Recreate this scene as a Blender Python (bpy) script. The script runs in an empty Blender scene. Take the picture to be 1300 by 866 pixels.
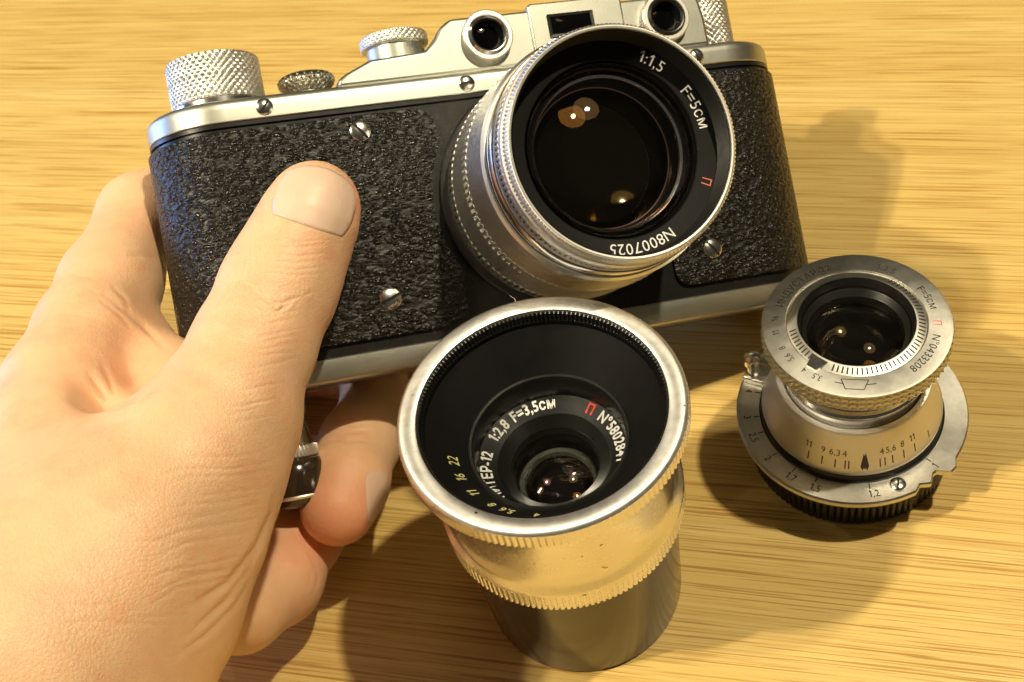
import bpy, bmesh, math, random
import numpy as np
from mathutils import Matrix, Vector
random.seed(4); np.random.seed(4)
SC = bpy.context.scene
COL = SC.collection
MM = 0.001
PI = math.pi

# ------------------------------------------------------------------ camera, world, light
F_PX, CX, CY = 1600.0, 650.0, 433.0                 # focal length in pixels of the 1300 px photograph
CAM = np.array([0.0, 0.0, 223.4156])                # mm above the tabletop
RIGHT, UP, FWD = (np.array(a) for a in ([0.96679, -0.19468, -0.16555], [0.25556, 0.7365, 0.62631], [0.0, 0.64782, -0.7618]))

cd = bpy.data.cameras.new('camera'); cam = bpy.data.objects.new('camera', cd); COL.objects.link(cam)
cd.sensor_width = 36.0; cd.lens = F_PX / 1300 * 36
cd.clip_start = 0.01; cd.clip_end = 50
cd.dof.use_dof = True; cd.dof.focus_distance = 0.218; cd.dof.aperture_fstop = 52
mw = Matrix.Identity(4)
for i, v in enumerate((RIGHT, UP, -FWD)):
    for k in range(3): mw[k][i] = v[k]
for k in range(3): mw[k][3] = CAM[k] * MM
cam.matrix_world = mw
SC.camera = cam

w = bpy.data.worlds.new('World'); SC.world = w; w.use_nodes = True
bg = w.node_tree.nodes['Background']; bg.inputs[0].default_value = (1.0, 0.86, 0.62, 1); bg.inputs[1].default_value = 0.045

def bulb(name, pos, power, radius, col):
    l = bpy.data.lights.new(name, 'POINT'); l.energy = power; l.shadow_soft_size = radius; l.color = col
    o = bpy.data.objects.new(name, l); COL.objects.link(o); o.location = [p * MM for p in pos]; return o
WARM = (1.0, 0.88, 0.62)
bulb('lamp_bulb', (-650, 60, 980), 32, 0.018, WARM)
bulb('lamp_bulb', (-575, 110, 1000), 17, 0.018, WARM)
bulb('lamp_bulb', (400, 118, 1010), 31, 0.018, WARM)
bulb('lamp_bulb', (-870, 790, 960), 4.5, 0.022, WARM)
def shade_glow(pos, size, power):                                 # the frosted shade the bulbs hang in
    l = bpy.data.lights.new('lamp_shade', 'AREA'); l.shape = 'DISK'; l.size = size; l.energy = power; l.color = (1.0, 0.62, 0.24)
    o = bpy.data.objects.new('lamp_shade', l); COL.objects.link(o); o.location = [p * MM for p in pos]
    o.rotation_euler = (Vector((0.01, 0.16, 0.03)) - o.location).to_track_quat('-Z', 'Y').to_euler()
shade_glow((-640, 85, 1060), 0.25, 0.42)
shade_glow((412, 118, 1075), 0.27, 0.5)
al = bpy.data.lights.new('cool_window', 'AREA'); al.shape = 'RECTANGLE'; al.size = 0.34; al.size_y = 0.22; al.energy = 2.2; al.color = (0.30, 0.48, 1.0)
ao = bpy.data.objects.new('cool_window', al); COL.objects.link(ao); ao.location = (-0.62, 0.47, 0.13)
ao.rotation_euler = (Vector((-0.05, 0.18, 0.06)) - ao.location).to_track_quat('-Z', 'Y').to_euler()

SC.view_settings.view_transform = 'Standard'; SC.view_settings.look = 'None'
SC.view_settings.exposure = 0.0; SC.view_settings.gamma = 1.0
SC.render.engine = 'CYCLES'
SC.cycles.use_denoising = True; SC.cycles.denoising_input_passes = 'RGB_ALBEDO'
SC.cycles.max_bounces = 14; SC.cycles.transmission_bounces = 10; SC.cycles.glossy_bounces = 6
SC.cycles.sample_clamp_indirect = 6.0
SC.cycles.adaptive_threshold = 0.006; SC.cycles.adaptive_min_samples = 48
SC.cycles.caustics_reflective = True; SC.cycles.blur_glossy = 0.6

def ray(u, v):
    return np.array([(u - CX) / F_PX, -(v - CY) / F_PX, 1.0]) @ np.stack([RIGHT, UP, FWD])
def dp(u, v, D): return CAM + ray(u, v) * D

# ------------------------------------------------------------------ helpers
def link(name, me, parent=None):
    o = bpy.data.objects.new(name, me); COL.objects.link(o)
    if parent is not None: o.parent = parent
    return o
def mk(name, V, Fc, mat, parent=None, smooth=True, angle=35, xf=None):
    V = np.asarray(V, float)
    if xf is not None: V = V @ np.asarray(xf)[:3, :3].T + np.asarray(xf)[:3, 3]
    me = bpy.data.meshes.new(name); me.from_pydata((V * MM).tolist(), [], [list(map(int, f)) for f in Fc]); me.validate()
    bm = bmesh.new(); bm.from_mesh(me); bmesh.ops.recalc_face_normals(bm, faces=bm.faces); bm.to_mesh(me); bm.free()
    me.materials.append(mat)
    if smooth:
        me.shade_smooth()
        if angle: me.set_sharp_from_angle(angle=math.radians(angle))
    return link(name, me, parent)
def tag(o, label, cat, group=None, kind=None):
    o['label'] = label; o['category'] = cat
    if group: o['group'] = group
    if kind: o['kind'] = kind
    return o
def empty(name, M):
    o = bpy.data.objects.new(name, None); COL.objects.link(o); o.empty_display_size = 0.01; o.matrix_world = M; return o
def part_empty(name, parent):
    o = bpy.data.objects.new(name, None); COL.objects.link(o); o.empty_display_size = 0.01; o.parent = parent; return o

def grid_faces(nr, nc, close):
    Fc = []
    cc = nc if close else nc - 1
    for i in range(nr - 1):
        for j in range(cc):
            a = i * nc + j; b = i * nc + (j + 1) % nc
            Fc.append((a, b, b + nc, a + nc))
    return Fc
def lathe(prof, n=128, fn=None, cap0=False, cap1=False):
    """prof: (r, z) list; fn(theta, i, r, z) -> (r, z) lets knurls shape it. Axis z."""
    th = np.arange(n) * 2 * PI / n
    V = []
    for i, (r, z) in enumerate(prof):
        rr, zz = np.full(n, float(r)), np.full(n, float(z))
        if fn is not None: rr, zz = fn(th, i, rr, zz)
        V.append(np.stack([rr * np.cos(th), rr * np.sin(th), zz], 1))
    V = np.concatenate(V); Fc = grid_faces(len(prof), n, True)
    if cap0: Fc.append(tuple(range(n))[::-1])
    if cap1: Fc.append(tuple(range((len(prof) - 1) * n, len(prof) * n)))
    return V, Fc
def T(x=0, y=0, z=0):
    m = np.eye(4); m[:3, 3] = (x, y, z); return m
AXY = np.array([[1, 0, 0, 0], [0, 0, 1, 0], [0, -1, 0, 0], [0, 0, 0, 1.0]])       # lathe axis z -> local y
def teeth_band(R, z0, z1, n, d, r_in=None, chamfer=0.25):
    """straight knurl: n teeth of depth d; closed with short walls towards r_in"""
    m = 8; N = n * m
    pat = np.array([0, 0, 0, .1, 1, 1, 1, .1]) * d
    rin = R - 2.0 if r_in is None else r_in
    prof = [(rin, z0), (R - d - chamfer * .5, z0), (R, z0 + chamfer), (R, z1 - chamfer), (R - d - chamfer * .5, z1), (rin, z1)]
    def fn(th, i, rr, zz):
        if i in (2, 3): rr = rr - np.tile(pat, n)
        return rr, zz
    return lathe(prof, N, fn)
def diamond_band(R, z0, z1, n, d, rows_per=5, cols_per=6, r_in=None, chamfer=0.3, pitch=None):
    """crossed knurl: little pyramids from two families of helical grooves"""
    cell = 2 * PI * R / n if pitch is None else pitch
    rows = max(6, int((z1 - z0) / cell * rows_per * 1.0) + 1)
    zs = np.linspace(z0 + chamfer, z1 - chamfer, rows)
    rin = R - 2.5 if r_in is None else r_in
    prof = [(rin, z0), (R - d, z0)] + [(R, z) for z in zs] + [(R - d, z1), (rin, z1)]
    def fn(th, i, rr, zz):
        if 2 <= i < 2 + rows:
            a = th * n / (2 * PI); b = zz / cell
            t1 = np.abs(((a + b) % 1.0) - .5) * 2; t2 = np.abs(((a - b) % 1.0) - .5) * 2
            g = np.minimum(np.clip(t1 * 1.15, 0, 1), np.clip(t2 * 1.15, 0, 1))
            rr = rr - d * (1 - g)
        return rr, zz
    return lathe(prof, n * cols_per, fn)
def prism(poly, z0, z1):
    """closed polygon (x, y) extruded in z"""
    n = len(poly)
    V = [(x, y, z0) for x, y in poly] + [(x, y, z1) for x, y in poly]
    Fc = [tuple(range(n))[::-1], tuple(range(n, 2 * n))] + [(i, (i + 1) % n, n + (i + 1) % n, n + i) for i in range(n)]
    return np.array(V, float), Fc
def bevel(o, wdt, seg=3, ang=30):
    m = o.modifiers.new('bevel', 'BEVEL'); m.width = wdt * MM; m.segments = seg; m.limit_method = 'ANGLE'; m.angle_limit = math.radians(ang); m.harden_normals = False
    return o
def stadium(L2, R, n=24):
    """outline in (x, z): front z=0, back z=-2R, round ends"""
    P = []
    for i in range(n + 1):
        a = PI / 2 - PI * i / n; P.append((L2 - R + R * math.cos(a), -R + R * math.sin(a)))
    for i in range(n + 1):
        a = -PI / 2 - PI * i / n; P.append((-(L2 - R) + R * math.cos(a), -R + R * math.sin(a)))
    return P
def stadium_solid(L2, R, rows, n=24):
    """rows: (inset, y)"""
    V = []; nc = None
    for ins, y in rows:
        P = stadium(L2 - ins, R - ins, n); nc = len(P)
        V += [(x, y, z - ins) for x, z in P]
    Fc = grid_faces(len(rows), nc, True)
    Fc.append(tuple(range(nc))); Fc.append(tuple(range((len(rows) - 1) * nc, len(rows) * nc))[::-1])
    return np.array(V), Fc
def screw(parent, xf, R=1.9, h=0.7, slot=0.6, mat=None, name='screw'):
    """domed screw head with a real slot, axis z, turned by slot angle"""
    n, rr = 40, [0, .25, .5, .72, .88, .97, 1.0, 1.0]
    V = []; 
    for i, r in enumerate(rr):
        for j in range(n):
            a = 2 * PI * j / n; x, y = r * R * math.cos(a), r * R * math.sin(a)
            z = h * math.sqrt(max(0, 1 - (r * .93) ** 2)) if i < 7 else -0.3
            V.append((x, y, z))
    V = np.array(V); Fc = grid_faces(len(rr), n, True)
    o = mk(name, V, Fc, mat, parent, xf=xf, angle=40)
    # slot's shade painted as a flat dark strip along the uncut head
    ca, sa = math.cos(slot), math.sin(slot); N = 9; hw = R * .13
    W = []
    for k in range(N):
        t = -R * .97 + 2 * R * .97 * k / (N - 1)
        zz = h * math.sqrt(max(0, 1 - (t / R * .93) ** 2)) + 0.02
        for s in (-1, 1): W.append((t * ca - s * hw * sa, t * sa + s * hw * ca, zz))
    Fs = [(2 * k, 2 * k + 1, 2 * k + 3, 2 * k + 2) for k in range(N - 1)]
    return o, np.array(W), Fs

# ------------------------------------------------------------------ materials
def new_mat(name):
    m = bpy.data.materials.new(name); m.use_nodes = True
    return m, m.node_tree.nodes, m.node_tree.links, m.node_tree.nodes['Principled BSDF']
def nd(N, t, **kw):
    n = N.new(t)
    for k, v in kw.items():
        if k.startswith('i_'): n.inputs[k[2:].replace('_', ' ')].default_value = v
        else: setattr(n, k, v)
    return n
def ramp(N, stops, interp='LINEAR'):
    r = N.new('ShaderNodeValToRGB'); r.color_ramp.interpolation = interp
    e = r.color_ramp.elements
    while len(e) < len(stops): e.new(0.5)
    for el, (p, c) in zip(e, stops): el.position = p; el.color = c if len(c) == 4 else (*c, 1)
    return r
def coords(N, L, scale=(1, 1, 1), rot=(0, 0, 0)):
    tc = N.new('ShaderNodeTexCoord'); mp = N.new('ShaderNodeMapping'); mp.inputs['Scale'].default_value = scale; mp.inputs['Rotation'].default_value = rot
    L.new(tc.outputs['Object'], mp.inputs['Vector']); return mp.outputs['Vector']
def noise(N, L, vec, scale, detail=4, rough=.55, dist=0.0):
    n = nd(N, 'ShaderNodeTexNoise'); n.inputs['Scale'].default_value = scale; n.inputs['Detail'].default_value = detail
    n.inputs['Roughness'].default_value = rough; n.inputs['Distortion'].default_value = dist
    L.new(vec, n.inputs['Vector']); return n.outputs['Fac']
def metal(name, col, rough, aniso=0.0, wear=0.0, grain=0.0, dirt=None, nicks=False):
    m, N, L, b = new_mat(name)
    if aniso:                                                       # lathe-turned surfaces: fine rings round the axis
        tg = nd(N, 'ShaderNodeTangent', direction_type='RADIAL', axis='Z'); L.new(tg.outputs[0], b.inputs['Tangent']); b.inputs['Anisotropic'].default_value = aniso
    b.inputs['Metallic'].default_value = 1; b.inputs['Base Color'].default_value = (*col, 1); b.inputs['Roughness'].default_value = rough
    v = coords(N, L)
    n1 = noise(N, L, v, 380, 5, .65)
    mr = nd(N, 'ShaderNodeMapRange'); mr.inputs['From Min'].default_value = .3; mr.inputs['From Max'].default_value = .7
    mr.inputs['To Min'].default_value = max(.02, rough - .02 - wear * .4); mr.inputs['To Max'].default_value = rough + .02 + wear * .4
    L.new(n1, mr.inputs['Value']); L.new(mr.outputs[0], b.inputs['Roughness'])
    if dirt:
        n2 = noise(N, L, v, 700, 4, .7)
        r = ramp(N, [(.25, tuple(.6 * a + .4 * c for a, c in zip(dirt, col))), (.55, col), (1, tuple(min(1, c * 1.05) for c in col))]); L.new(n2, r.inputs[0]); L.new(r.outputs[0], b.inputs['Base Color'])
    if nicks:
        nk = ramp(N, [(.73, col), (.76, (.10, .08, .06))]); L.new(noise(N, L, v, 620, 2, .5), nk.inputs[0])
        src = b.inputs['Base Color'].links[0].from_socket if b.inputs['Base Color'].is_linked else None
        if src is None: L.new(nk.outputs[0], b.inputs['Base Color'])
        else:
            mn = nd(N, 'ShaderNodeMix', data_type='RGBA', blend_type='DARKEN'); mn.inputs[0].default_value = 1; L.new(src, mn.inputs[6]); L.new(nk.outputs[0], mn.inputs[7]); L.new(mn.outputs[2], b.inputs['Base Color'])
    if grain:
        bp = nd(N, 'ShaderNodeBump'); bp.inputs['Strength'].default_value = grain; bp.inputs['Distance'].default_value = 0.00008
        L.new(noise(N, L, v, 5200, 2, .6), bp.inputs['Height']); L.new(bp.outputs[0], b.inputs['Normal'])
    return m
def plain(name, col, rough, spec=.5, coat=0.0, bump=0.0, bscale=2500):
    m, N, L, b = new_mat(name)
    b.inputs['Base Color'].default_value = (*col, 1); b.inputs['Roughness'].default_value = rough
    b.inputs['Specular IOR Level'].default_value = spec; b.inputs['Coat Weight'].default_value = coat; b.inputs['Coat Roughness'].default_value = .08
    v = coords(N, L); n1 = noise(N, L, v, 420, 4, .6)
    mr = nd(N, 'ShaderNodeMapRange'); mr.inputs['To Min'].default_value = max(.02, rough - .08); mr.inputs['To Max'].default_value = rough + .1
    L.new(n1, mr.inputs['Value']); L.new(mr.outputs[0], b.inputs['Roughness'])
    if bump:
        bp = nd(N, 'ShaderNodeBump'); bp.inputs['Strength'].default_value = bump; bp.inputs['Distance'].default_value = 0.0001
        L.new(noise(N, L, v, bscale, 3, .6), bp.inputs['Height']); L.new(bp.outputs[0], b.inputs['Normal'])
    return m
def glass(name, tint=(1, 1, 1), ior=1.25):
    m = bpy.data.materials.new(name); m.use_nodes = True; N, L = m.node_tree.nodes, m.node_tree.links
    N.remove(N['Principled BSDF']); out = N['Material Output']
    tr = nd(N, 'ShaderNodeBsdfTransparent'); gl = nd(N, 'ShaderNodeBsdfGlossy'); gl.inputs['Roughness'].default_value = .015; gl.inputs['Color'].default_value = (*tint, 1)
    fr = nd(N, 'ShaderNodeFresnel'); fr.inputs['IOR'].default_value = ior
    mx = nd(N, 'ShaderNodeMixShader'); L.new(fr.outputs[0], mx.inputs[0]); L.new(tr.outputs[0], mx.inputs[1]); L.new(gl.outputs[0], mx.inputs[2]); L.new(mx.outputs[0], out.inputs['Surface'])
    return m
def coated(name, tint, spec=.9):
    """the dark inner elements: black with a tinted mirror-like coating"""
    m, N, L, b = new_mat(name)
    b.inputs['Base Color'].default_value = (.002, .002, .0025, 1); b.inputs['Roughness'].default_value = .05
    b.inputs['Specular IOR Level'].default_value = spec; b.inputs['Specular Tint'].default_value = (*tint, 1)
    return m

M_SATIN = metal('satin_chrome', (.53, .535, .475), .40, grain=.12)
M_CHROME = metal('polished_chrome', (.78, .77, .76), .20, wear=.03)
M_RINGS = metal('turned_chrome', (.84, .83, .80), .40, .4, wear=.03)
M_ALU = metal('worn_aluminium', (.84, .83, .81), .26, .5, wear=.03, nicks=True)
M_ALURIM = metal('satin_aluminium', (.88, .87, .84), .48, .5, wear=.06, dirt=(.66, .64, .59), nicks=True)
M_OLDCHROME = metal('old_matte_chrome', (.66, .645, .585), .40, .5, wear=.05, grain=.08, dirt=(.50, .475, .41))
M_KNURL = metal('knurled_nickel', (.78, .76, .71), .42)
M_KNURLDARK = metal('tarnished_knurl', (.50, .47, .40), .28)
M_CONE = metal('satin_scale_ring', (.80, .78, .76), .50, .3, wear=.04)
M_SCREW = metal('nickel_screw', (.72, .70, .66), .22)
M_BLACK = plain('black_enamel', (.010, .010, .009), .30, .5, bump=.1)
M_BLACKMAT = plain('black_anodised', (.004, .004, .004), .48, .22)
M_BLACKGLOSS = plain('glossy_black_bakelite', (.030, .019, .011), .15, .75)
M_BLACKCAP = plain('black_plastic', (.012, .011, .010), .32, .5)
M_RING_EDGE = plain('grey_edge_reflection', (.05, .055, .045), .25, .6)  # lighter grey stands for the reflection of the inner edge
M_SLOT = plain('painted_slot_shade', (.02, .018, .015), .7, .2)  # dark colour stands in for the shade inside a screw slot
M_WHITE = plain('white_engraving_fill', (.80, .80, .77), .6, .3)
M_YELLOW = plain('yellowed_engraving_fill', (.62, .58, .24), .6, .3)
M_RED = plain('red_engraving_fill', (.75, .045, .02), .55, .3)
M_PINK = plain('faded_red_engraving_fill', (.75, .16, .12), .55, .3)
M_DARKFILL = plain('dark_engraving_fill', (.035, .03, .025), .6, .3)
M_GLASS = glass('coated_glass', (1, .92, .82), 1.36)
M_MIDGLASS = glass('amber_coated_glass', (1.0, .66, .30), 1.55)
M_REARGLASS = coated('green_gold_coating', (1.0, .85, .45), .35)
M_GLINT = metal('pale_glint_metal', (.95, .90, 1.0), .13)  # tint stands for the pale violet glints inside the lens
M_GLINTWARM = metal('warm_glint_metal', (.85, .50, .42), .12)  # tint of the second added ring, for a warmer glint
M_BARREL = plain('glossy_black_barrel', (.008, .008, .008), .20, .5)
M_INNER1 = coated('amber_coating', (1.0, .66, .30), .7)
M_INNER2 = coated('violet_coating', (.85, .62, .75), .8)
M_DARKGLASS = coated('dark_window_glass', (.9, .95, 1.0), .4)

def wood_material():
    m, N, L, b = new_mat('oak_veneer')
    a = math.radians(23)                                        # the grain runs askew to the camera
    v0 = coords(N, L, rot=(0, 0, a))
    def stretch(sx, sy):
        mp = N.new('ShaderNodeMapping'); mp.inputs['Scale'].default_value = (sx, sy, 1); L.new(v0, mp.inputs['Vector']); return mp.outputs['Vector']
    # gentle warp so that the lines wander
    w1 = nd(N, 'ShaderNodeTexNoise'); w1.inputs['Scale'].default_value = 1; w1.inputs['Detail'].default_value = 2
    L.new(stretch(5, 18), w1.inputs['Vector'])
    sub = nd(N, 'ShaderNodeVectorMath', operation='SUBTRACT'); L.new(w1.outputs['Color'], sub.inputs[0]); sub.inputs[1].default_value = (.5, .5, .5)
    mul = nd(N, 'ShaderNodeVectorMath', operation='MULTIPLY'); L.new(sub.outputs[0], mul.inputs[0]); mul.inputs[1].default_value = (0, .003, 0)
    add = nd(N, 'ShaderNodeVectorMath', operation='ADD'); L.new(v0, add.inputs[0]); L.new(mul.outputs[0], add.inputs[1])
    v0 = add.outputs[0]
    broad = noise(N, L, stretch(1.6, 60), 1, 3, .5)
    mid = noise(N, L, stretch(6, 330), 1, 4, .6)
    fine = noise(N, L, stretch(6, 1900), 1, 3, .55)
    pore = noise(N, L, stretch(26, 2500), 1, 2, .5)
    r1 = ramp(N, [(.25, (.645, .445, .137)), (.5, (.69, .495, .165)), (.78, (.725, .54, .205))]); L.new(broad, r1.inputs[0])
    def mixc(fac, c1, c2, mode='MULTIPLY'):
        x = nd(N, 'ShaderNodeMix', data_type='RGBA', blend_type=mode); x.inputs[0].default_value = 1
        L.new(c1, x.inputs[6]); L.new(c2, x.inputs[7]); 
        if fac is not None:
            if isinstance(fac, float): x.inputs[0].default_value = fac
            else: L.new(fac, x.inputs[0])
        return x.outputs[2]
    r2 = ramp(N, [(.28, (.94, .91, .85)), (.50, (1, 1, 1)), (.75, (1.08, 1.08, 1.1))]); L.new(mid, r2.inputs[0])
    r3 = ramp(N, [(.38, (.86, .78, .64)), (.48, (.97, .95, .92)), (.62, (1.04, 1.04, 1.04))]); L.new(fine, r3.inputs[0])
    r4 = ramp(N, [(.40, (.64, .49, .31)), (.46, (1, 1, 1))]); L.new(pore, r4.inputs[0])
    patch = noise(N, L, stretch(5, 14), 1, 2, .5)
    pr = nd(N, 'ShaderNodeMapRange'); pr.inputs['From Min'].default_value = .35; pr.inputs['From Max'].default_value = .65; pr.inputs['To Min'].default_value = .6; pr.inputs['To Max'].default_value = 1.0
    L.new(patch, pr.inputs['Value'])
    c = mixc(1.0, r1.outputs[0], r2.outputs[0]); c = mixc(.85, c, r3.outputs[0]); c = mixc(pr.outputs[0], c, r4.outputs[0])
    L.new(c, b.inputs['Base Color'])
    rr = nd(N, 'ShaderNodeMapRange'); rr.inputs['To Min'].default_value = .50; rr.inputs['To Max'].default_value = .36; L.new(fine, rr.inputs['Value']); L.new(rr.outputs[0], b.inputs['Roughness'])
    b.inputs['Specular IOR Level'].default_value = .35
    bp = nd(N, 'ShaderNodeBump'); bp.inputs['Strength'].default_value = .25; bp.inputs['Distance'].default_value = .00015
    L.new(fine, bp.inputs['Height']); L.new(bp.outputs[0], b.inputs['Normal'])
    return m
M_WOOD = wood_material()

def leather_material():
    m, N, L, b = new_mat('pebbled_black_leather')
    b.inputs['Base Color'].default_value = (.008, .0075, .006, 1); b.inputs['Roughness'].default_value = .3; b.inputs['Specular IOR Level'].default_value = .5
    v = coords(N, L, scale=(1, 1.75, 1), rot=(0, 0, -.16))
    nz = nd(N, 'ShaderNodeTexNoise'); nz.inputs['Scale'].default_value = 700; nz.inputs['Detail'].default_value = 2; L.new(v, nz.inputs['Vector'])
    wv = nd(N, 'ShaderNodeVectorMath', operation='MULTIPLY_ADD'); L.new(nz.outputs['Color'], wv.inputs[0]); wv.inputs[1].default_value = (.0016, .0012, .0016); L.new(v, wv.inputs[2])
    vo = nd(N, 'ShaderNodeTexVoronoi', feature='SMOOTH_F1'); vo.inputs['Scale'].default_value = 780; vo.inputs['Smoothness'].default_value = .35; L.new(wv.outputs[0], vo.inputs['Vector'])
    mr = nd(N, 'ShaderNodeMapRange'); mr.interpolation_type = 'SMOOTHSTEP'; mr.inputs['From Min'].default_value = .75; mr.inputs['From Max'].default_value = .10; L.new(vo.outputs['Distance'], mr.inputs['Value'])
    big = noise(N, L, v, 300, 3, .6)
    ad = nd(N, 'ShaderNodeMath', operation='MULTIPLY_ADD'); L.new(big, ad.inputs[0]); ad.inputs[1].default_value = .9; L.new(mr.outputs[0], ad.inputs[2])
    bp = nd(N, 'ShaderNodeBump'); bp.inputs['Strength'].default_value = 1.0; bp.inputs['Distance'].default_value = .00040
    L.new(ad.outputs[0], bp.inputs['Height']); L.new(bp.outputs[0], b.inputs['Normal'])
    r = nd(N, 'ShaderNodeMapRange'); r.inputs['To Min'].default_value = .44; r.inputs['To Max'].default_value = .22; L.new(mr.outputs[0], r.inputs['Value']); L.new(r.outputs[0], b.inputs['Roughness'])
    return m
M_LEATHER = leather_material()

def skin_material(name, base, tip):
    m, N, L, b = new_mat(name)
    at = nd(N, 'ShaderNodeAttribute', attribute_name='flush')
    v = coords(N, L)
    mott = noise(N, L, v, 85, 4, .6)
    r = ramp(N, [(.3, tuple(x * .93 for x in base)), (.7, tuple(min(1, x * 1.06) for x in base))]); L.new(mott, r.inputs[0])
    bl = noise(N, L, v, 140, 5, .65)
    bm_ = nd(N, 'ShaderNodeMapRange'); bm_.inputs['From Min'].default_value = .48; bm_.inputs['From Max'].default_value = .75; bm_.inputs['To Max'].default_value = .42; L.new(bl, bm_.inputs['Value'])
    sm = nd(N, 'ShaderNodeMath', operation='ADD'); sm.use_clamp = True; L.new(at.outputs['Fac'], sm.inputs[0]); L.new(bm_.outputs[0], sm.inputs[1])
    mx = nd(N, 'ShaderNodeMix', data_type='RGBA'); L.new(sm.outputs[0], mx.inputs[0]); L.new(r.outputs[0], mx.inputs[6]); mx.inputs[7].default_value = (*tip, 1)
    L.new(mx.outputs[2], b.inputs['Base Color'])
    b.inputs['Subsurface Weight'].default_value = .35; b.inputs['Subsurface Radius'].default_value = (1.0, .38, .2); b.inputs['Subsurface Scale'].default_value = .0022
    b.inputs['Roughness'].default_value = .46; b.inputs['Specular IOR Level'].default_value = .4
    vs = coords(N, L, scale=(1, 1, 1))
    vo = nd(N, 'ShaderNodeTexVoronoi', feature='DISTANCE_TO_EDGE'); vo.inputs['Scale'].default_value = 1300; L.new(vs, vo.inputs['Vector'])
    mr = nd(N, 'ShaderNodeMapRange'); mr.inputs['From Max'].default_value = .25; L.new(vo.outputs['Distance'], mr.inputs['Value'])
    n2 = noise(N, L, vs, 700, 4, .65)
    # fine lines running across the fingers
    tcs = coords(N, L, scale=(260, 1100, 700), rot=(0, 0, -.35)); n3 = noise(N, L, tcs, 1, 3, .6)
    a1 = nd(N, 'ShaderNodeMath', operation='MULTIPLY_ADD'); L.new(n2, a1.inputs[0]); a1.inputs[1].default_value = 1.4; L.new(mr.outputs[0], a1.inputs[2])
    a2 = nd(N, 'ShaderNodeMath', operation='MULTIPLY_ADD'); L.new(n3, a2.inputs[0]); a2.inputs[1].default_value = 1.8; L.new(a1.outputs[0], a2.inputs[2])
    bp = nd(N, 'ShaderNodeBump'); bp.inputs['Strength'].default_value = .3; bp.inputs['Distance'].default_value = .00012
    L.new(a2.outputs[0], bp.inputs['Height']); L.new(bp.outputs[0], b.inputs['Normal'])
    return m
M_SKIN = skin_material('skin', (.80, .52, .31), (.80, .33, .19))
def nail_material():
    m, N, L, b = new_mat('fingernail')
    b.inputs['Base Color'].default_value = (.82, .555, .42, 1); b.inputs['Roughness'].default_value = .42; b.inputs['Specular IOR Level'].default_value = .5
    b.inputs['Subsurface Weight'].default_value = .3; b.inputs['Subsurface Radius'].default_value = (1, .4, .25); b.inputs['Subsurface Scale'].default_value = .0015
    return m
M_NAIL = nail_material()
M_NAILROSE = nail_material(); M_NAILROSE.name = 'rosy_fingernail'; M_NAILROSE.node_tree.nodes['Principled BSDF'].inputs['Base Color'].default_value = (.80, .52, .39, 1)

# ------------------------------------------------------------------ lettering
_glyphs = {}
def glyph(ch, bold=0.0):
    key = (ch, bold)
    if key in _glyphs: return _glyphs[key]
    if ch == '1':
        V = np.array([(.20, 0, 0), (.31, 0, 0), (.31, .72, 0), (.22, .72, 0), (.20, .58, 0), (.06, .50, 0), (.06, .60, 0)])
        V[0, 0] -= bold; V[1, 0] += bold; V[2, 0] += bold; V[4, 0] -= bold
        _glyphs[key] = (V, [(0, 1, 2, 3, 4), (4, 3, 6, 5)], .42); return _glyphs[key]
    cu = bpy.data.curves.new('glyph', 'FONT'); cu.body = ch; cu.size = 1.0; cu.resolution_u = 3; cu.offset = bold; cu.extrude = 0.0
    ob = bpy.data.objects.new('glyph', cu); COL.objects.link(ob)
    dg = bpy.context.evaluated_depsgraph_get()
    me = bpy.data.meshes.new_from_object(ob.evaluated_get(dg))
    V = np.array([v.co[:] for v in me.vertices]) if len(me.vertices) else np.zeros((0, 3))
    Fc = [tuple(p.vertices) for p in me.polygons]
    bpy.data.objects.remove(ob); bpy.data.meshes.remove(me); bpy.data.curves.remove(cu)
    wd = (V[:, 0].max() + .07) if len(V) else .3
    _glyphs[key] = (V, Fc, wd); return _glyphs[key]
def arc_text(name, items, R, zf, mat, parent, size, xf=None, tops_out=True, narrow=.85, thick=.05, rs=1.0, bold=0.0):
    """items: (string, start angle in degrees). zf(r) gives the height of the surface at radius r."""
    VV, FF = [], []
    for s, a0 in items:
        adv = 0.0
        for ch in s:
            V, Fc, wd = glyph(ch, bold)
            if len(V):
                P = V.copy(); x = (P[:, 0] + adv) * size * narrow; y = (P[:, 1] - .35) * size * rs
                if tops_out: ph = math.radians(a0) - x / R; r = R + y
                else: ph = math.radians(a0) + x / R; r = R - y
                base = sum(len(v) for v in VV)
                top = np.stack([r * np.cos(ph), r * np.sin(ph), zf(r) + thick], 1); VV.append(top)
                FF += [tuple(i + base for i in f) for f in Fc]
            adv += wd
    V = np.concatenate(VV)
    o = mk(name, V, FF, mat, parent, smooth=False, xf=xf)
    md = o.modifiers.new('relief', 'SOLIDIFY'); md.thickness = thick * .8 * MM; md.offset = -1
    return o
def ticks(name, angs, r0, r1, zf, mat, parent, wdt=.16, xf=None, thick=.04):
    VV, FF = [], []
    for k, a in enumerate(angs):
        a = math.radians(a); c, s = math.cos(a), math.sin(a); b = len(VV)
        for r, q in ((r0, -1), (r0, 1), (r1, 1), (r1, -1)):
            VV.append((r * c - q * wdt / 2 * s, r * s + q * wdt / 2 * c, zf(r) + thick))
        FF.append((b, b + 1, b + 2, b + 3))
    return mk(name, VV, FF, mat, parent, smooth=False, xf=xf)
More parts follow.
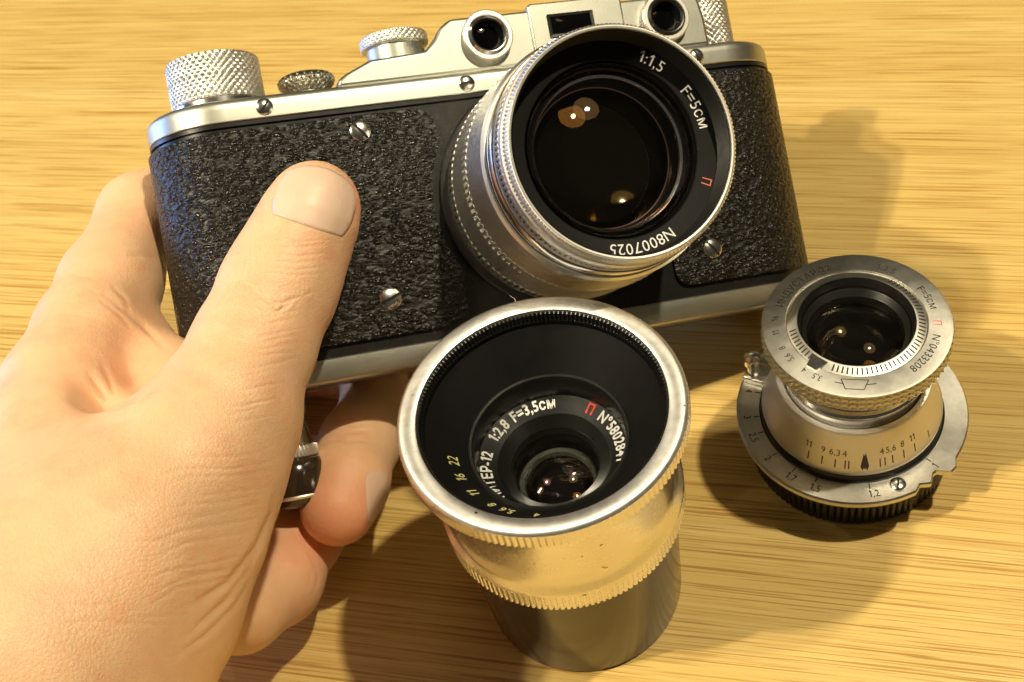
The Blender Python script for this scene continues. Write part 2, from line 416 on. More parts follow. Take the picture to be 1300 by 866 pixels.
def dome(R, z_edge, sag, n=96, rings=14):
    """spherical cap, apex towards +z when sag > 0"""
    rho = (R * R + sag * sag) / (2 * abs(sag)); sg = 1 if sag > 0 else -1
    prof = []
    for i in range(rings + 1):
        r = R * (1 - i / rings); r = max(r, 1e-3)
        prof.append((r, z_edge + sg * (math.sqrt(max(0, rho * rho - r * r)) - (rho - abs(sag)))))
    return prof
def lens_solid(R, z_edge, sag_front, sag_back, thick, n=96):
    f = dome(R, z_edge, sag_front)
    bk = dome(R, z_edge - thick, sag_back)
    V, Fc = lathe(bk[::-1] + f, n)
    return V, Fc

# ================================================================== tabletop
def tabletop():
    n = 2
    x0, x1, y0, y1, t = -700, 800, -450, 750, 28
    V = [(x0, y0, 0), (x1, y0, 0), (x1, y1, 0), (x0, y1, 0), (x0, y0, -t), (x1, y0, -t), (x1, y1, -t), (x0, y1, -t)]
    Fc = [(0, 1, 2, 3), (7, 6, 5, 4), (0, 4, 5, 1), (1, 5, 6, 2), (2, 6, 7, 3), (3, 7, 4, 0)]
    o = mk('tabletop', V, Fc, M_WOOD, smooth=False); bevel(o, 2)
    tag(o, 'pale oak tabletop with fine streaky grain under the camera and lenses', 'table', kind='structure')
tabletop()

# ================================================================== rangefinder camera
ZO = np.array([8.401, 197.539, 65.904])
ZA = np.array([[0.96441, 0.07665, 0.25305], [0.0987, 0.78349, -0.61351], [-0.24529, 0.61665, 0.74805]])
ZA = np.linalg.qr(ZA)[0] * np.sign(np.diag(np.linalg.qr(ZA)[1]))
zm = Matrix.Identity(4)
for i in range(3):
    for k in range(3): zm[i][k] = float(ZA[i][k])
    zm[i][3] = float(ZO[i] * MM)
zorki = empty('rangefinder_camera', zm)
tag(zorki, 'old silver and black leather rangefinder camera gripped in the hand, big lens on its front', 'camera')
L2, RC, HL = 65.87, 14.5, 46.4
V, Fc = stadium_solid(L2 - .55, RC - .55, [(0, 0.0), (0, -HL)]); V[:, 2] -= .55
mk('body_shell', V, Fc, M_BLACK, zorki)
# top plate with softly rounded shoulder
V, Fc = stadium_solid(L2, RC, [(1.6, 4.9), (.9, 4.75), (.35, 4.3), (.05, 3.6), (0, 2.8), (0, .55), (.12, .38), (.35, .35)])
mk('top_plate', V, Fc, M_SATIN, zorki, angle=30)
V, Fc = stadium_solid(L2 + .1, RC + .1, [(.5, .34), (.15, .2), (.15, -.55), (.5, -.7)]); V[:, 2] += .1
mk('top_plate_seam', V, Fc, M_BLACK, zorki)
V, Fc = stadium_solid(L2 + .1, RC + .1, [(.25, -HL), (0, -HL - .25), (0, -HL - 3.5), (.3, -HL - 4.2), (1.0, -HL - 4.5)]); V[:, 2] += .1
mk('bottom_plate', V, Fc, M_SATIN, zorki, angle=30)

def path_point(s):
    """walk the stadium outline: s = signed front distance from x=0 leftwards (mm)"""
    Rr = RC; xs = L2 - Rr
    if s <= xs: return -s, 0.0, (0.0, 1.0)
    a = (s - xs) / Rr
    if a <= PI: return -xs - Rr * math.sin(a), -Rr + Rr * math.cos(a), (-math.sin(a), math.cos(a))
    return -xs + (s - xs - PI * Rr), -2 * Rr, (0.0, -1.0)
def leather_piece(name, edge, sgn):
    """edge(y) = front x of the inner edge; sgn -1: wraps the left end, +1: the right end"""
    ys = np.concatenate([np.linspace(-1.5, -6.5, 16), np.linspace(-7.3, -40.5, 30), np.linspace(-41.2, -44.1, 8)])
    s_end = (L2 - RC) + PI * RC + 50
    nc = 90; V = []
    tt = np.linspace(0, 1, nc)
    for lay in (0.0, .55):
        for y in ys:
            s0 = edge(y) * sgn
            for t in tt:
                s = s0 + (s_end - s0) * t
                x, z, nrm = path_point(s)
                e = .18 if (lay and (t == 0 or y in (ys[0], ys[-1]))) else 0
                off = lay - e - .35 * (lay == 0)
                V.append(((x if sgn < 0 else -x) + (nrm[0] if sgn < 0 else -nrm[0]) * off, y, z + nrm[1] * off))
    nr = len(ys); n1 = nr * nc
    Fc = [tuple(i + n1 for i in f) for f in grid_faces(nr, nc, False)]
    for i in range(nr - 1):
        a, b = i * nc, (i + 1) * nc; Fc.append((a, b, b + n1, a + n1))
    for j in range(nc - 1):
        Fc.append((j, j + 1, j + 1 + n1, j + n1)); k = (nr - 1) * nc; Fc.append((k + j, k + j + 1, k + j + 1 + n1, k + j + n1))
    return mk(name, V, Fc, M_LEATHER, zorki, angle=50)
LX, LY = 9.4, -21.2
def edge_left(y):
    x = -12.0
    d = 24.9 ** 2 - (y - LY) ** 2
    x = min(x, LX - math.sqrt(max(0, d)) + .2) if abs(y - LY) < 14 else x
    if abs(y - LY) >= 14: x = -12.2 - .0 * y
    t = (-1.5 - y)
    if t < 4: x -= 4 - math.sqrt(max(0, 16 - (4 - t) ** 2))
    t = (y + 44.1)
    if t < 3: x -= 3 - math.sqrt(max(0, 9 - (3 - t) ** 2))
    return x
def edge_right(y):
    x = 31.3
    t = (-1.5 - y)
    if t < 4: x += 4 - math.sqrt(max(0, 16 - (4 - t) ** 2))
    t = (y + 44.1)
    if t < 3: x += 3 - math.sqrt(max(0, 9 - (3 - t) ** 2))
    return x
leather_piece('leather_covering', edge_left, -1)
leather_piece('leather_covering', edge_right, 1)

def screws(parent, lst):
    for xf, R, slot in lst:
        o, W, Fs = screw(parent, xf, R=R, mat=M_SCREW, slot=slot)
        Wm = np.asarray(W) @ xf[:3, :3].T + xf[:3, 3]
        me = o.data; bm = bmesh.new(); bm.from_mesh(me); vs = [bm.verts.new(p * MM) for p in Wm]
        me.materials.append(M_SLOT)
        for f in Fs:
            fc = bm.faces.new([vs[i] for i in f]); fc.material_index = 1
        bm.to_mesh(me); bm.free()
screws(zorki, [(T(-26.9, -4.6, .5), 2.0, 2.2), (T(-26.9, -37.2, .5), 2.1, .35), (T(39.9, -37.5, .5), 2.0, 2.2),
               (T(-43.9, 2.4, -.1), 1.6, .9), (T(-4.4, 2.3, -.1), 1.6, .1), (T(44.6, 2.2, -.1), 1.6, 1.9)])

# rangefinder housing
hp = [(-29.4, 4.6), (-29.2, 6.2), (-27.2, 7.4), (-22.2, 9.5), (-11.2, 10.0), (-9.0, 12.0), (-7.6, 14.2), (-5.2, 15.8), (46.2, 15.9), (48.2, 14.6), (48.8, 10), (48.9, 4.6)]
V, Fc = prism(hp, -27, -1.2); bevel(mk('rangefinder_housing', V, Fc, M_SATIN, zorki, angle=40), 1.3, 4, 22)
V, Fc = prism([(10.8, 5.4), (10.8, 16.2), (11.3, 16.9), (30.2, 16.9), (30.8, 16.2), (30.8, 5.4)], -26, -.5); bevel(mk('viewfinder_block', V, Fc, M_SATIN, zorki, angle=40), .5, 3, 25)
V, Fc = prism([(14.5, 9.6), (24.2, 9.6), (24.2, 14.2), (14.5, 14.2)], -1.5, -.35); mk('viewfinder_window', V, Fc, M_DARKGLASS, zorki, smooth=False)
V = [(19.35 + 4.15 * x, 11.9 + 1.7 * y, -.33 + .32 * (1 - x * x) * (1 - y * y)) for y in np.linspace(-1, 1, 17) for x in np.linspace(-1, 1, 25)]
mk('viewfinder_glass', V, grid_faces(17, 25, False), M_DARKGLASS, zorki, angle=None)
fr_ = [(14.45, 9.55), (24.25, 9.55), (24.25, 14.25), (14.45, 14.25)]; fi_ = [(15.1, 10.1), (23.6, 10.1), (23.6, 13.7), (15.1, 13.7)]
V = [(x, y, -.3) for x, y in fr_] + [(x, y, -.22) for x, y in fr_] + [(x, y, -.28) for x, y in fi_]
mk('viewfinder_frame', V, [(i, (i + 1) % 4, 4 + (i + 1) % 4, 4 + i) for i in range(4)] + [(4 + i, 4 + (i + 1) % 4, 8 + (i + 1) % 4, 8 + i) for i in range(4)], M_BLACK, zorki, smooth=False)
def round_window(cx, cy, Ro, black):
    e = part_empty('rangefinder_window', zorki)
    X = T(cx, cy, 0)
    V, Fc = teeth_band(Ro, -1.3, .9, 64, .16, r_in=Ro - 1.0); mk('bezel', V, Fc, M_KNURL, e, xf=X)
    V, Fc = lathe([(Ro - .95, .88), (Ro - 1.5, 1.5), (3.4, 1.45), (3.2, 1.2)]); mk('rim', V, Fc, M_BLACK if black else M_CHROME, e, xf=X)
    V, Fc = lathe([(3.3, 1.3), (3.0, 1.1), (2.9, -.9), (2.5, -.95)]); mk('tube', V, Fc, M_BLACKMAT, e, xf=X)
    V, Fc = lathe(dome(2.9, -1.1, .35)); mk('glass', V, Fc, M_DARKGLASS, e, xf=X, angle=None)
round_window(1.5, 11.2, 5.1, False)
round_window(39.4, 11.0, 5.1, True)

# knobs along the top: lathes whose axis is turned to local y
def knob(name, x, z, bands):
    e = part_empty(name, zorki)
    X = T(x, 0, z) @ AXY
    for nm, (V, Fc), mt in bands: mk(nm, V, Fc, mt, e, xf=X)
k1 = lathe([(8.7, 4.6), (9.15, 4.9), (9.15, 6.9), (8.6, 7.3)], 96)
k2 = diamond_band(9.25, 7.2, 16.0, 42, .30, r_in=7.5, rows_per=8, cols_per=8)
k3 = lathe([(8.6, 15.9), (8.0, 16.3), (4.0, 16.1), (.01, 16.1)], 96)
knob('wind_knob', -51.2, -15, [('base_ring', k1, M_CHROME), ('knurled_grip', k2, M_KNURL), ('cap', k3, M_SATIN)])
V1 = lathe([(3.6, 4.6), (3.4, 7.2), (4.0, 8.2)], 64); 
def cone_knurl():
    n, rows = 24, 22; prof = [(3.9 + 1.95 * math.sin(min(1.0, i / (rows - 1) * 1.45) * PI / 2) - max(0, i / (rows - 1) - .72) ** 2 * 9, 7.6 + 3.6 * i / (rows - 1)) for i in range(rows)] + [(4.4, 11.5), (3.2, 11.6), (3.0, 10.5), (.01, 10.5)]
    def fn(th, i, rr, zz):
        if i < rows:
            a = th * n / (2 * PI); b = zz / 1.3
            g = np.minimum(np.clip(np.abs(((a + b) % 1) - .5) * 3, 0, 1), np.clip(np.abs(((a - b) % 1) - .5) * 3, 0, 1)); rr = rr - .26 * (1 - g)
        return rr, zz
    return lathe(prof, n * 8, fn)
knob('shutter_release_collar', -33.4, -15, [('stem', V1, M_CHROME), ('knurled_grip', cone_knurl(), M_KNURLDARK)])
d1 = lathe([(6.0, 9.0), (6.0, 14.8), (6.4, 15.2)], 96)
d2 = diamond_band(7.1, 15.0, 17.3, 36, .26, r_in=5.8, chamfer=.2, rows_per=8, cols_per=8)
d3 = lathe([(6.7, 17.25), (6.2, 17.5), (.01, 17.5)], 96)
knob('shutter_dial', -14.2, -15, [('stem', d1, M_SATIN), ('knurled_grip', d2, M_KNURL), ('cap', d3, M_SATIN)])
r1 = lathe([(4.2, 4.6), (4.2, 6.4)], 64); r2 = diamond_band(5.6, 6.2, 17.2, 26, .30, r_in=4, rows_per=8, cols_per=8); r3 = lathe([(5.2, 17.1), (4.6, 17.5), (.01, 17.4)], 64)
knob('rewind_knob', 55.0, -15, [('stem', r1, M_CHROME), ('knurled_grip', r2, M_KNURL), ('cap', r3, M_SATIN)])
V, Fc = lathe([(2.2, 4.7), (2.2, 5.3), (1.7, 5.8), (.01, 5.9)], 40); mk('release_lever_post', V, Fc, M_CHROME, zorki, xf=T(-27.6, 0, -7) @ AXY)
V, Fc = prism([(-31, 4.7), (-26, 4.7), (-26, 5.5), (-31, 5.5)], -8.2, -5.8); bevel(mk('release_lever', V, Fc, M_CHROME, zorki), .3)
V, Fc = lathe([(2.0, 4.6), (1.9, 5.8), (1.4, 6.2), (.01, 6.3)], 40); mk('index_post', V, Fc, M_CHROME, zorki, xf=T(-42.6, 0, -8) @ AXY)

# taking lens: rings stacked along local z
lens = part_empty('taking_lens', zorki)
LXF = T(LX, LY, 0)
def lp(name, VF, mat, angle=35): return mk(name, VF[0], VF[1], mat, lens, xf=LXF, angle=angle)
lp('mount_flange', lathe([(23.2, 0.0), (23.2, .9), (22.9, 1.3), (20, 1.4)], 160), M_BLACK)
lp('base_ring', lathe([(21.5, 1.2), (21.5, 5.0), (22.35, 5.1), (22.6, 5.4), (22.6, 6.0)], 160), M_RINGS)
lp('focus_ring', teeth_band(22.66, 5.9, 9.0, 112, .6, r_in=20, chamfer=.04), M_RINGS)
lp('focus_sleeve', lathe([(21.4, 8.9), (22.58, 8.9), (22.5, 9.5), (22.42, 17.2), (22.5, 18.0), (21.4, 18.0)], 192), M_RINGS)
lp('scale_ring', teeth_band(22.56, 17.9, 21.1, 112, .6, r_in=20, chamfer=.04), M_RINGS)
lp('scale_sleeve', lathe([(21.2, 21.0), (22.48, 21.0), (22.35, 21.7), (21.9, 30.4), (21.4, 31.0), (21.0, 31.0)], 192), M_RINGS)
lp('groove', lathe([(20.6, 30.9), (20.6, 32.2)], 160), M_BLACK)
lp('aperture_ring', lathe([(20.6, 31.8), (21.1, 31.9), (21.2, 33.4), (20.9, 34.2), (20.5, 34.3)], 192), M_CHROME)
lp('groove', lathe([(20.2, 34.0), (20.2, 35.0)], 160), M_BLACK)
lp('aperture_grip', teeth_band(20.75, 36.4, 38.2, 130, .22, r_in=19.5, chamfer=.05), M_RINGS)
lp('aperture_sleeve', lathe([(20.3, 34.7), (20.7, 34.9), (20.7, 36.3)], 192), M_RINGS)
lp('aperture_sleeve', lathe([(20.7, 38.1), (20.5, 39.3), (20.1, 39.5)], 192), M_RINGS)
lp('front_ring', teeth_band(20.35, 39.2, 41.6, 170, .2, r_in=19.5, chamfer=.55), M_RINGS)
lp('front_lip', lathe([(19.9, 41.3), (19.6, 41.75), (19.3, 41.7), (19.15, 41.2)], 192), M_KNURL)
# threaded inner wall, name ring, barrel
th_prof = [(19.2, 41.4)]
for i in range(9): th_prof += [(19.15 - .02 * i, 41.2 - i * .5), (18.85 - .02 * i, 40.95 - i * .5)]
lp('filter_thread', lathe(th_prof + [(18.75, 36.6)], 160), M_BLACKMAT)
NRZ = lambda r: 36.5 - (18.9 - r) * .12
lp('name_ring', lathe([(18.9, 36.5), (15.6, NRZ(15.6)), (15.3, 35.7), (15.0, 34)], 192), M_BLACKMAT)
lp('inner_barrel', lathe([(15.1, 35.9), (15.0, 34.3), (14.9, 33.9), (13.2, 33.2), (13.1, 29.9), (12.4, 29.5), (12.3, 25), (12.2, 22), (12.5, 14), (.01, 13.5)], 128), M_BARREL)
lp('front_glass', lens_solid(15.05, 35.6, 3.4, -.8, 2.6), M_GLASS, None)
lp('middle_glass', lathe(dome(13.1, 29.4, 2.3), 96), M_MIDGLASS, None)
lp('rear_glass', lathe(dome(12.3, 26.8, -2.5), 96), M_REARGLASS, None)
def hollow(r0, z0, R0, a0, a1, k=9):                               # concave mirror ring, added and shaped to catch lamp glints
    return [(r0 + R0 * (math.sin(t) - math.sin(a0)), z0 + R0 * (math.cos(a0) - math.cos(t))) for t in np.linspace(a0, a1, k)]
lp('glint_ring', lathe(hollow(13.2, 33.3, 3.6, math.radians(8), math.radians(36))[::-1], 160), M_GLINT, None)
lp('glint_ring', lathe(hollow(12.4, 29.6, 2.6, math.radians(6), math.radians(30))[::-1], 160), M_GLINTWARM, None)
arc_text('name_lettering', [('1:1,5', 63.5), ('F=5см', 31.5), ('N8007025', -62.5)], 17.35, NRZ, M_WHITE, lens, 2.75, xf=LXF, narrow=1.0)
arc_text('red_mark', [('П', -24.0)], 17.5, NRZ, M_PINK, lens, 2.4, xf=LXF)

# ================================================================== wide-angle lens in the middle
jm = Matrix.Translation((1.71 * MM, 124.12 * MM, 0))
jup = empty('wide_angle_lens', jm)
tag(jup, 'wide silver lens with deep black bowl front standing on a glossy black cap', 'camera lens')
def jp(name, VF, mat, angle=35): return mk(name, VF[0], VF[1], mat, jup, angle=angle)
jp('rear_cap', lathe([(.01, .4), (17.5, .4), (18.4, 0), (19.0, .5), (19.15, 1.5), (19.6, 16), (19.9, 29.5), (19.3, 30.2), (17, 30.4)], 192), M_BLACKGLOSS)
jp('base_ring', teeth_band(21.75, 31.0, 35.45, 132, .26, r_in=18, chamfer=.12), M_ALU)
sh = [(20.9, 35.3), (21.78, 35.42), (21.8, 35.7), (21.65, 36.0), (21.45, 36.5), (21.05, 37.2), (20.75, 38.0), (20.5, 39.0), (20.35, 40.2), (20.3, 41.5), (20.4, 46), (20.9, 52), (21.8, 55), (22.6, 56.2), (23.3, 56.3)]
jp('barrel', lathe(sh, 192), M_ALU)
def rim_band():
    n, m = 140, 6; pat = np.array([0, 0, .5, 1, 1, .5]) * .22
    prof = [(22.6, 55.9), (23.7, 55.95), (24.15, 56.25), (24.2, 58.6), (24.05, 59.2)]
    amp = np.clip(np.sin(np.linspace(0, 2 * PI, n * m, endpoint=False) * 1 - 3.9) * 3, 0, 1)
    def fn(th, i, rr, zz):
        if i in (2, 3): rr = rr - np.tile(pat, n) * amp
        return rr, zz
    return lathe(prof, n * m, fn)
jp('rim_grip', rim_band(), M_ALU)
jp('rim', lathe([(24.05, 59.15), (23.75, 59.6), (23.2, 59.85), (21.4, 59.75), (20.9, 59.5), (20.75, 59.0)], 220), M_ALURIM)
def inner_teeth():
    n, m = 170, 6; pat = np.array([0, 0, .5, 1, 1, .5]) * .22
    prof = [(20.78, 59.1), (20.6, 58.9), (20.35, 57.4), (20.0, 57.2)]
    def fn(th, i, rr, zz):
        if i in (1, 2): rr = rr - np.tile(pat, n)
        return rr, zz
    return lathe(prof, n * m, fn)
jp('inner_thread', inner_teeth(), M_BLACK)
CONE = lambda r: 50.3 + (r - 13.8) * (56.6 - 50.3) / (19.9 - 13.8)
jp('inner_bowl', lathe([(20.3, 57.4), (19.95, 57.5), (19.9, 56.6), (19.6, CONE(19.6)), (13.8, 50.3)], 192), M_BLACKMAT)
jp('step_ring', lathe([(13.85, 50.25), (13.6, 50.6), (13.2, 50.5), (12.95, 49.9), (12.9, 45.6)], 192), M_BLACK)
NJ = lambda r: 43.9 + (r - 10.0) * .45
jp('name_ring', lathe([(13.0, NJ(13.0)), (10.0, 43.9)], 192), M_BLACKMAT)
rb = [(10.02, 43.9)]
for i in range(6): rb += [(9.9 - i * .34, 43.9 - i * .28), (9.62 - i * .34, 44.0 - i * .28)]
jp('ribbed_ring', lathe(rb + [(7.95, 42.2)], 160), M_BLACK)
jp('glass_seat', lathe([(8.0, 42.3), (7.9, 42.1), (7.75, 41.3), (7.6, 40.6)], 160), M_BLACKMAT)
jp('front_glass', lens_solid(7.6, 40.8, 2.5, .5, 1.9), M_GLASS, None)
jp('inner_barrel', lathe([(7.6, 40.8), (7.0, 37.4), (5.4, 34), (4.9, 30), (.01, 30)], 96), M_BARREL)
jp('inner_ring', lathe([(7.0, 37.5), (6.2, 37.4), (6.05, 37.1), (5.95, 36.4)], 96), M_RING_EDGE)
jp('middle_glass', lathe(dome(6.0, 36.2, 1.5, rings=10), 64), M_MIDGLASS, None)
jp('rear_glass', lathe(dome(5.4, 34.2, -1.5, rings=10), 64), M_INNER2, None)
arc_text('name_lettering', [('ЮПИТЕР-12', 219), ('1:2,8', 144), ('F=3,5см', 117), ('N°5802841', 33)], 11.75, NJ, M_WHITE, jup, 2.5, narrow=.88, bold=.028)
arc_text('red_mark', [('П', 47)], 11.75, NJ, M_RED, jup, 2.4, narrow=.9, bold=.03)
arc_text('aperture_lettering', [('22', 187.5), ('16', 200), ('11', 213.5), ('8', 226.5), ('5,6', 239), ('4', 254)], 16.3, CONE, M_YELLOW, jup, 2.2, narrow=.9)

# ================================================================== small collapsible lens on the right
im = Matrix.Translation((61.91 * MM, 140.02 * MM, 0))
ind = empty('collapsible_lens', im)
tag(ind, 'small silver collapsible lens with engraved face and notched flange on a ribbed black cap', 'camera lens')
def ip(name, VF, mat, angle=35): return mk(name, VF[0], VF[1], mat, ind, angle=angle)
def ribbed_cap():
    n, m = 92, 6; pat = np.array([0, 0, 0, .4, 1, .4]) * .5
    prof = [(.01, .3), (18.6, .3), (19.2, 0), (19.75, .5), (19.85, 9.6), (19.4, 10.3), (16, 10.6)]
    def fn(th, i, rr, zz):
        if i in (3, 4): rr = rr - np.tile(pat, n)
        return rr, zz
    return lathe(prof, n * m, fn)
ip('rear_cap', ribbed_cap(), M_BLACKCAP)
def flange():
    n = 720
    th = np.arange(n) * 2 * PI / n
    def rad(t):
        d = np.degrees(t); d = (d + 180) % 360 - 180
        r = np.full(n, 22.4)
        r = np.where((d > -76.5) & (d < -72), 21.4, r)          # small bites and the lug at the lower right
        r = np.where((d >= -72) & (d < -67), 22.4, r)
        r = np.where((d >= -67) & (d < -60), 21.2, r)
        r = np.where((d >= -60) & (d < -52), 23.4, r)
        k = np.ones(9) / 9
        return np.convolve(np.concatenate([r[-4:], r, r[:4]]), k, 'valid')
    base = rad(th)
    prof = [(-6, 10.7), (-.35, 10.7), (0, 10.95), (0, 12.0), (-.3, 12.3), (-6.2, 12.3)]
    def fn(t, i, rr, zz): return base + prof[i][0], zz
    return lathe([(22, z) for _, z in prof], n, fn)
ip('flange', flange(), M_OLDCHROME)
ip('lock_groove', lathe([(17.9, 12.32), (17.6, 12.45), (17.3, 13.6), (17.0, 14.0)], 160), M_BLACK)
CZ = lambda r: 15.4 + (17.0 - r) * (23.6 - 15.4) / (17.0 - 14.9)
ip('scale_cone', lathe([(16.6, 13.9), (17.3, 14.2), (17.35, 14.9), (17.0, 15.4), (14.9, 23.6), (14.55, 24.1), (13.6, 24.2), (13.2, 23.6)], 192), M_CONE)
ip('tube', lathe([(13.1, 22), (13.1, 26.4), (13.6, 26.6), (13.7, 27.5), (13.3, 28.0), (12.6, 28.2), (12.6, 33.5), (13.5, 34.6), (15.5, 34.9)], 192), M_CHROME)
ip('tube_groove', lathe([(13.72, 26.9), (13.74, 27.1)], 160), M_BLACK)
ip('front_grip', diamond_band(17.3, 34.7, 38.6, 74, .50, r_in=15, chamfer=.25, rows_per=8, cols_per=8), M_OLDCHROME)
FZ = lambda r: 38.85 + (16.9 - r) * .08
ip('name_ring', lathe([(17.05, 38.55), (16.95, 38.8), (16.5, FZ(16.5)), (12.75, FZ(12.75)), (12.6, 38.9)], 220), M_OLDCHROME)
RZ = lambda r: 38.95 + (12.5 - r) * .40
ip('index_ring', lathe([(12.62, 38.7), (12.5, 38.95), (10.9, RZ(10.9)), (10.6, RZ(10.9) + .02), (10.35, 39.3)], 192), M_OLDCHROME)
ip('glass_seat', lathe([(10.4, 39.7), (10.2, 39.2), (9.9, 37.4)] + [p for i in range(5) for p in ((9.75 - i * .2, 37.6 - i * .36), (9.65 - i * .2, 37.3 - i * .36))] + [(8.8, 35.8)], 160), M_BLACK)
ip('inner_barrel', lathe([(8.85, 35.9), (8.3, 33.6), (7.4, 31.5), (6.6, 30), (5.2, 27), (.01, 27)], 96), M_BARREL)
ip('front_glass', lens_solid(8.8, 35.9, 2.5, -.4, 1.6), M_GLASS, None)
ip('middle_glass', lathe(dome(8.0, 32.4, 1.7, rings=10), 64), M_MIDGLASS, None)
ip('rear_glass', lathe(dome(7.2, 31.2, -1.7, rings=10), 64), M_REARGLASS, None)
arc_text('name_lettering', [('ИНДУСТАР-22', 146), ('1:3,5', 54), ('F=5см', 17), ('N°0433208', -31)], 14.3, FZ, M_DARKFILL, ind, 2.05, narrow=.98, thick=.03)
arc_text('red_mark', [('П', -17.5)], 14.2, FZ, M_RED, ind, 2.0, thick=.03)
arc_text('aperture_lettering', [('16', 160), ('11', 173), ('8', 187), ('5,6', 199), ('4', 212), ('3,5', 225)], 14.6, FZ, M_DARKFILL, ind, 1.7, thick=.03)
ticks('index_lines', [a for a in np.arange(-131, 40, 4.2)] + [a for a in np.arange(172, 210, 4.2)], 12.2, 11.0, RZ, M_DARKFILL, ind, .30)
# little arrow tab with a triangle, and the maker's prism mark
def polar(a, r, q=0.0): a = math.radians(a); return (r * math.cos(a) - q * math.sin(a), r * math.sin(a) + q * math.cos(a))
V = [(*polar(-146, r, q), FZ(r) + .35) for r, q in ((11.0, -1.7), (11.0, 1.7), (13.6, 1.0), (13.6, -1.0))] + [(*polar(-146, r, q), FZ(r) - .2) for r, q in ((11.0, -1.7), (11.0, 1.7), (13.6, 1.0), (13.6, -1.0))]
mk('index_tab', V, [(0, 1, 2, 3), (4, 5, 6, 7), (0, 1, 5, 4), (1, 2, 6, 5), (2, 3, 7, 6), (3, 0, 4, 7)], M_CHROME, ind, smooth=False)
V = [(*polar(-146, r, q), FZ(r) + .39) for r, q in ((11.4, -.9), (11.4, .9), (13.0, 0))]; mk('index_triangle', V, [(0, 1, 2)], M_DARKFILL, ind, smooth=False)
def strokes(name, segs, mat, parent, wd=.16, zf=FZ, th=.03):
    VV, FF = [], []
    for (a0, r0), (a1, r1) in segs:
        p, q = np.array(polar(a0, r0)), np.array(polar(a1, r1)); d = q - p; d /= np.linalg.norm(d); n = np.array([-d[1], d[0]]) * wd / 2; b = len(VV)
        for pt in (p - n, p + n, q + n, q - n): VV.append((pt[0], pt[1], zf(np.hypot(*pt)) + th))
        FF.append((b, b + 1, b + 2, b + 3))
    return mk(name, VV, FF, mat, parent, smooth=False)
g = -112.0
strokes('maker_mark', [((g - 10, 13.5), (g + 10, 13.5)), ((g - 6, 15.4), (g + 6, 15.4)), ((g - 10, 13.5), (g - 6, 15.4)), ((g + 10, 13.5), (g + 6, 15.4)), ((g + 8, 14.4), (g + 15, 14.4)), ((g - 14, 14.4), (g - 8, 14.4))], M_DARKFILL, ind)
# depth-of-field scale on the cone, distance scale on the flange
dof = [-139.3, -129.8, -121.2, -114.8, -112.5, -102.4, -92.5, -89.2, -84.0, -75.7, -66.7, -52.5]
ticks('depth_lines', [a for a in dof if abs(a + 102.4) > 1], 16.92, 16.4, CZ, M_DARKFILL, ind, .24)
arc_text('depth_lettering', [('11', -143), ('9', -131.5), ('6,3', -126), ('4', -117), ('4', -92.5), ('5,6', -88.5), ('8', -77.5), ('11', -70)], 15.98, CZ, M_DARKFILL, ind, 2.0, tops_out=False, thick=.06, rs=.27)
strokes('index_dart', [((-104.5, 16.9), (-102.4, 16.1)), ((-100.3, 16.9), (-102.4, 16.1)), ((-103.4, 16.85), (-102.4, 16.2)), ((-101.4, 16.85), (-102.4, 16.2))], M_DARKFILL, ind, .5, CZ, .05)
FL = lambda r: 12.3 + 0 * r
fl_t = [(150, '4'), (168.7, '3'), (181, '2,5'), (-161, '2'), (-145.5, '1,7'), (-131, '1,5'), (-100, '1,2'), (-60, '1')]
ticks('distance_lines', [a for a, _ in fl_t], 18.0, 19.2, FL, M_DARKFILL, ind, .22)
arc_text('distance_lettering', [(s, a - 1.5) for a, s in fl_t], 20.3, FL, M_DARKFILL, ind, 2.1, tops_out=False)
screws(ind, [(T(61.91 * 0 + 19.6 * math.cos(math.radians(-84.5)), 19.6 * math.sin(math.radians(-84.5)), 12.25), 1.5, 1.15)])
# infinity lock post
px, py = polar(140, 20.6)
pe = part_empty('infinity_lock', ind)
V, Fc = lathe([(1.5, 12.2), (1.5, 14.6), (1.15, 15.0), (1.15, 17.0), (1.75, 17.4), (1.9, 18.2), (1.6, 19.2), (.9, 19.7), (.01, 19.8)], 48); mk('post', V, Fc, M_CHROME, pe, xf=T(px, py, 0))
V, Fc = prism([(-1.6, -3.4), (1.6, -3.4), (1.6, 1.6), (-1.6, 1.6)], 12.25, 13.8)
ca, sa = math.cos(math.radians(50)), math.sin(math.radians(50)); R_ = np.eye(4); R_[:2, :2] = [[ca, -sa], [sa, ca]]
bevel(mk('spring_block', V, Fc, M_OLDCHROME, pe, xf=T(px, py, 0) @ R_), .4)

# ================================================================== hand: one continuous surface grown from a distance field
def chain(pts, k=2.0):
    P = [np.array(dp(u, v, D)) for u, v, D, r in pts]; R = [p[3] for p in pts]
    return P, R
def seg_d(X, a, b, ra, rb):
    ab = b - a; t = np.clip(((X - a) @ ab) / (ab @ ab), 0, 1)
    d = X - a - t[..., None] * ab
    return np.sqrt((d * d).sum(-1)) - (ra + (rb - ra) * t)
def smin(a, b, k):
    h = np.clip(.5 + .5 * (b - a) / k, 0, 1); return b * (1 - h) + a * h - k * h * (1 - h)
def chain_d(X, P, R, k):
    d = None
    for i in range(len(P) - 1):
        s = seg_d(X, P[i], P[i + 1], R[i], R[i + 1]); d = s if d is None else smin(d, s, k)
    return d
THUMB = chain([(401, 258, 226.5, 7.4), (394, 275, 226, 8.3), (372, 325, 225, 9.2), (353, 368, 223.5, 10.0), (322, 440, 219, 10.3), (285, 525, 212, 12.0), (243, 590, 207, 13.8), (160, 700, 199, 18.0), (60, 820, 192, 22.0)])
THENAR = chain([(310, 545, 216, 8.0), (278, 610, 212, 9.5), (246, 680, 207, 11.0), (190, 770, 200, 13.0), (90, 880, 196, 20)])
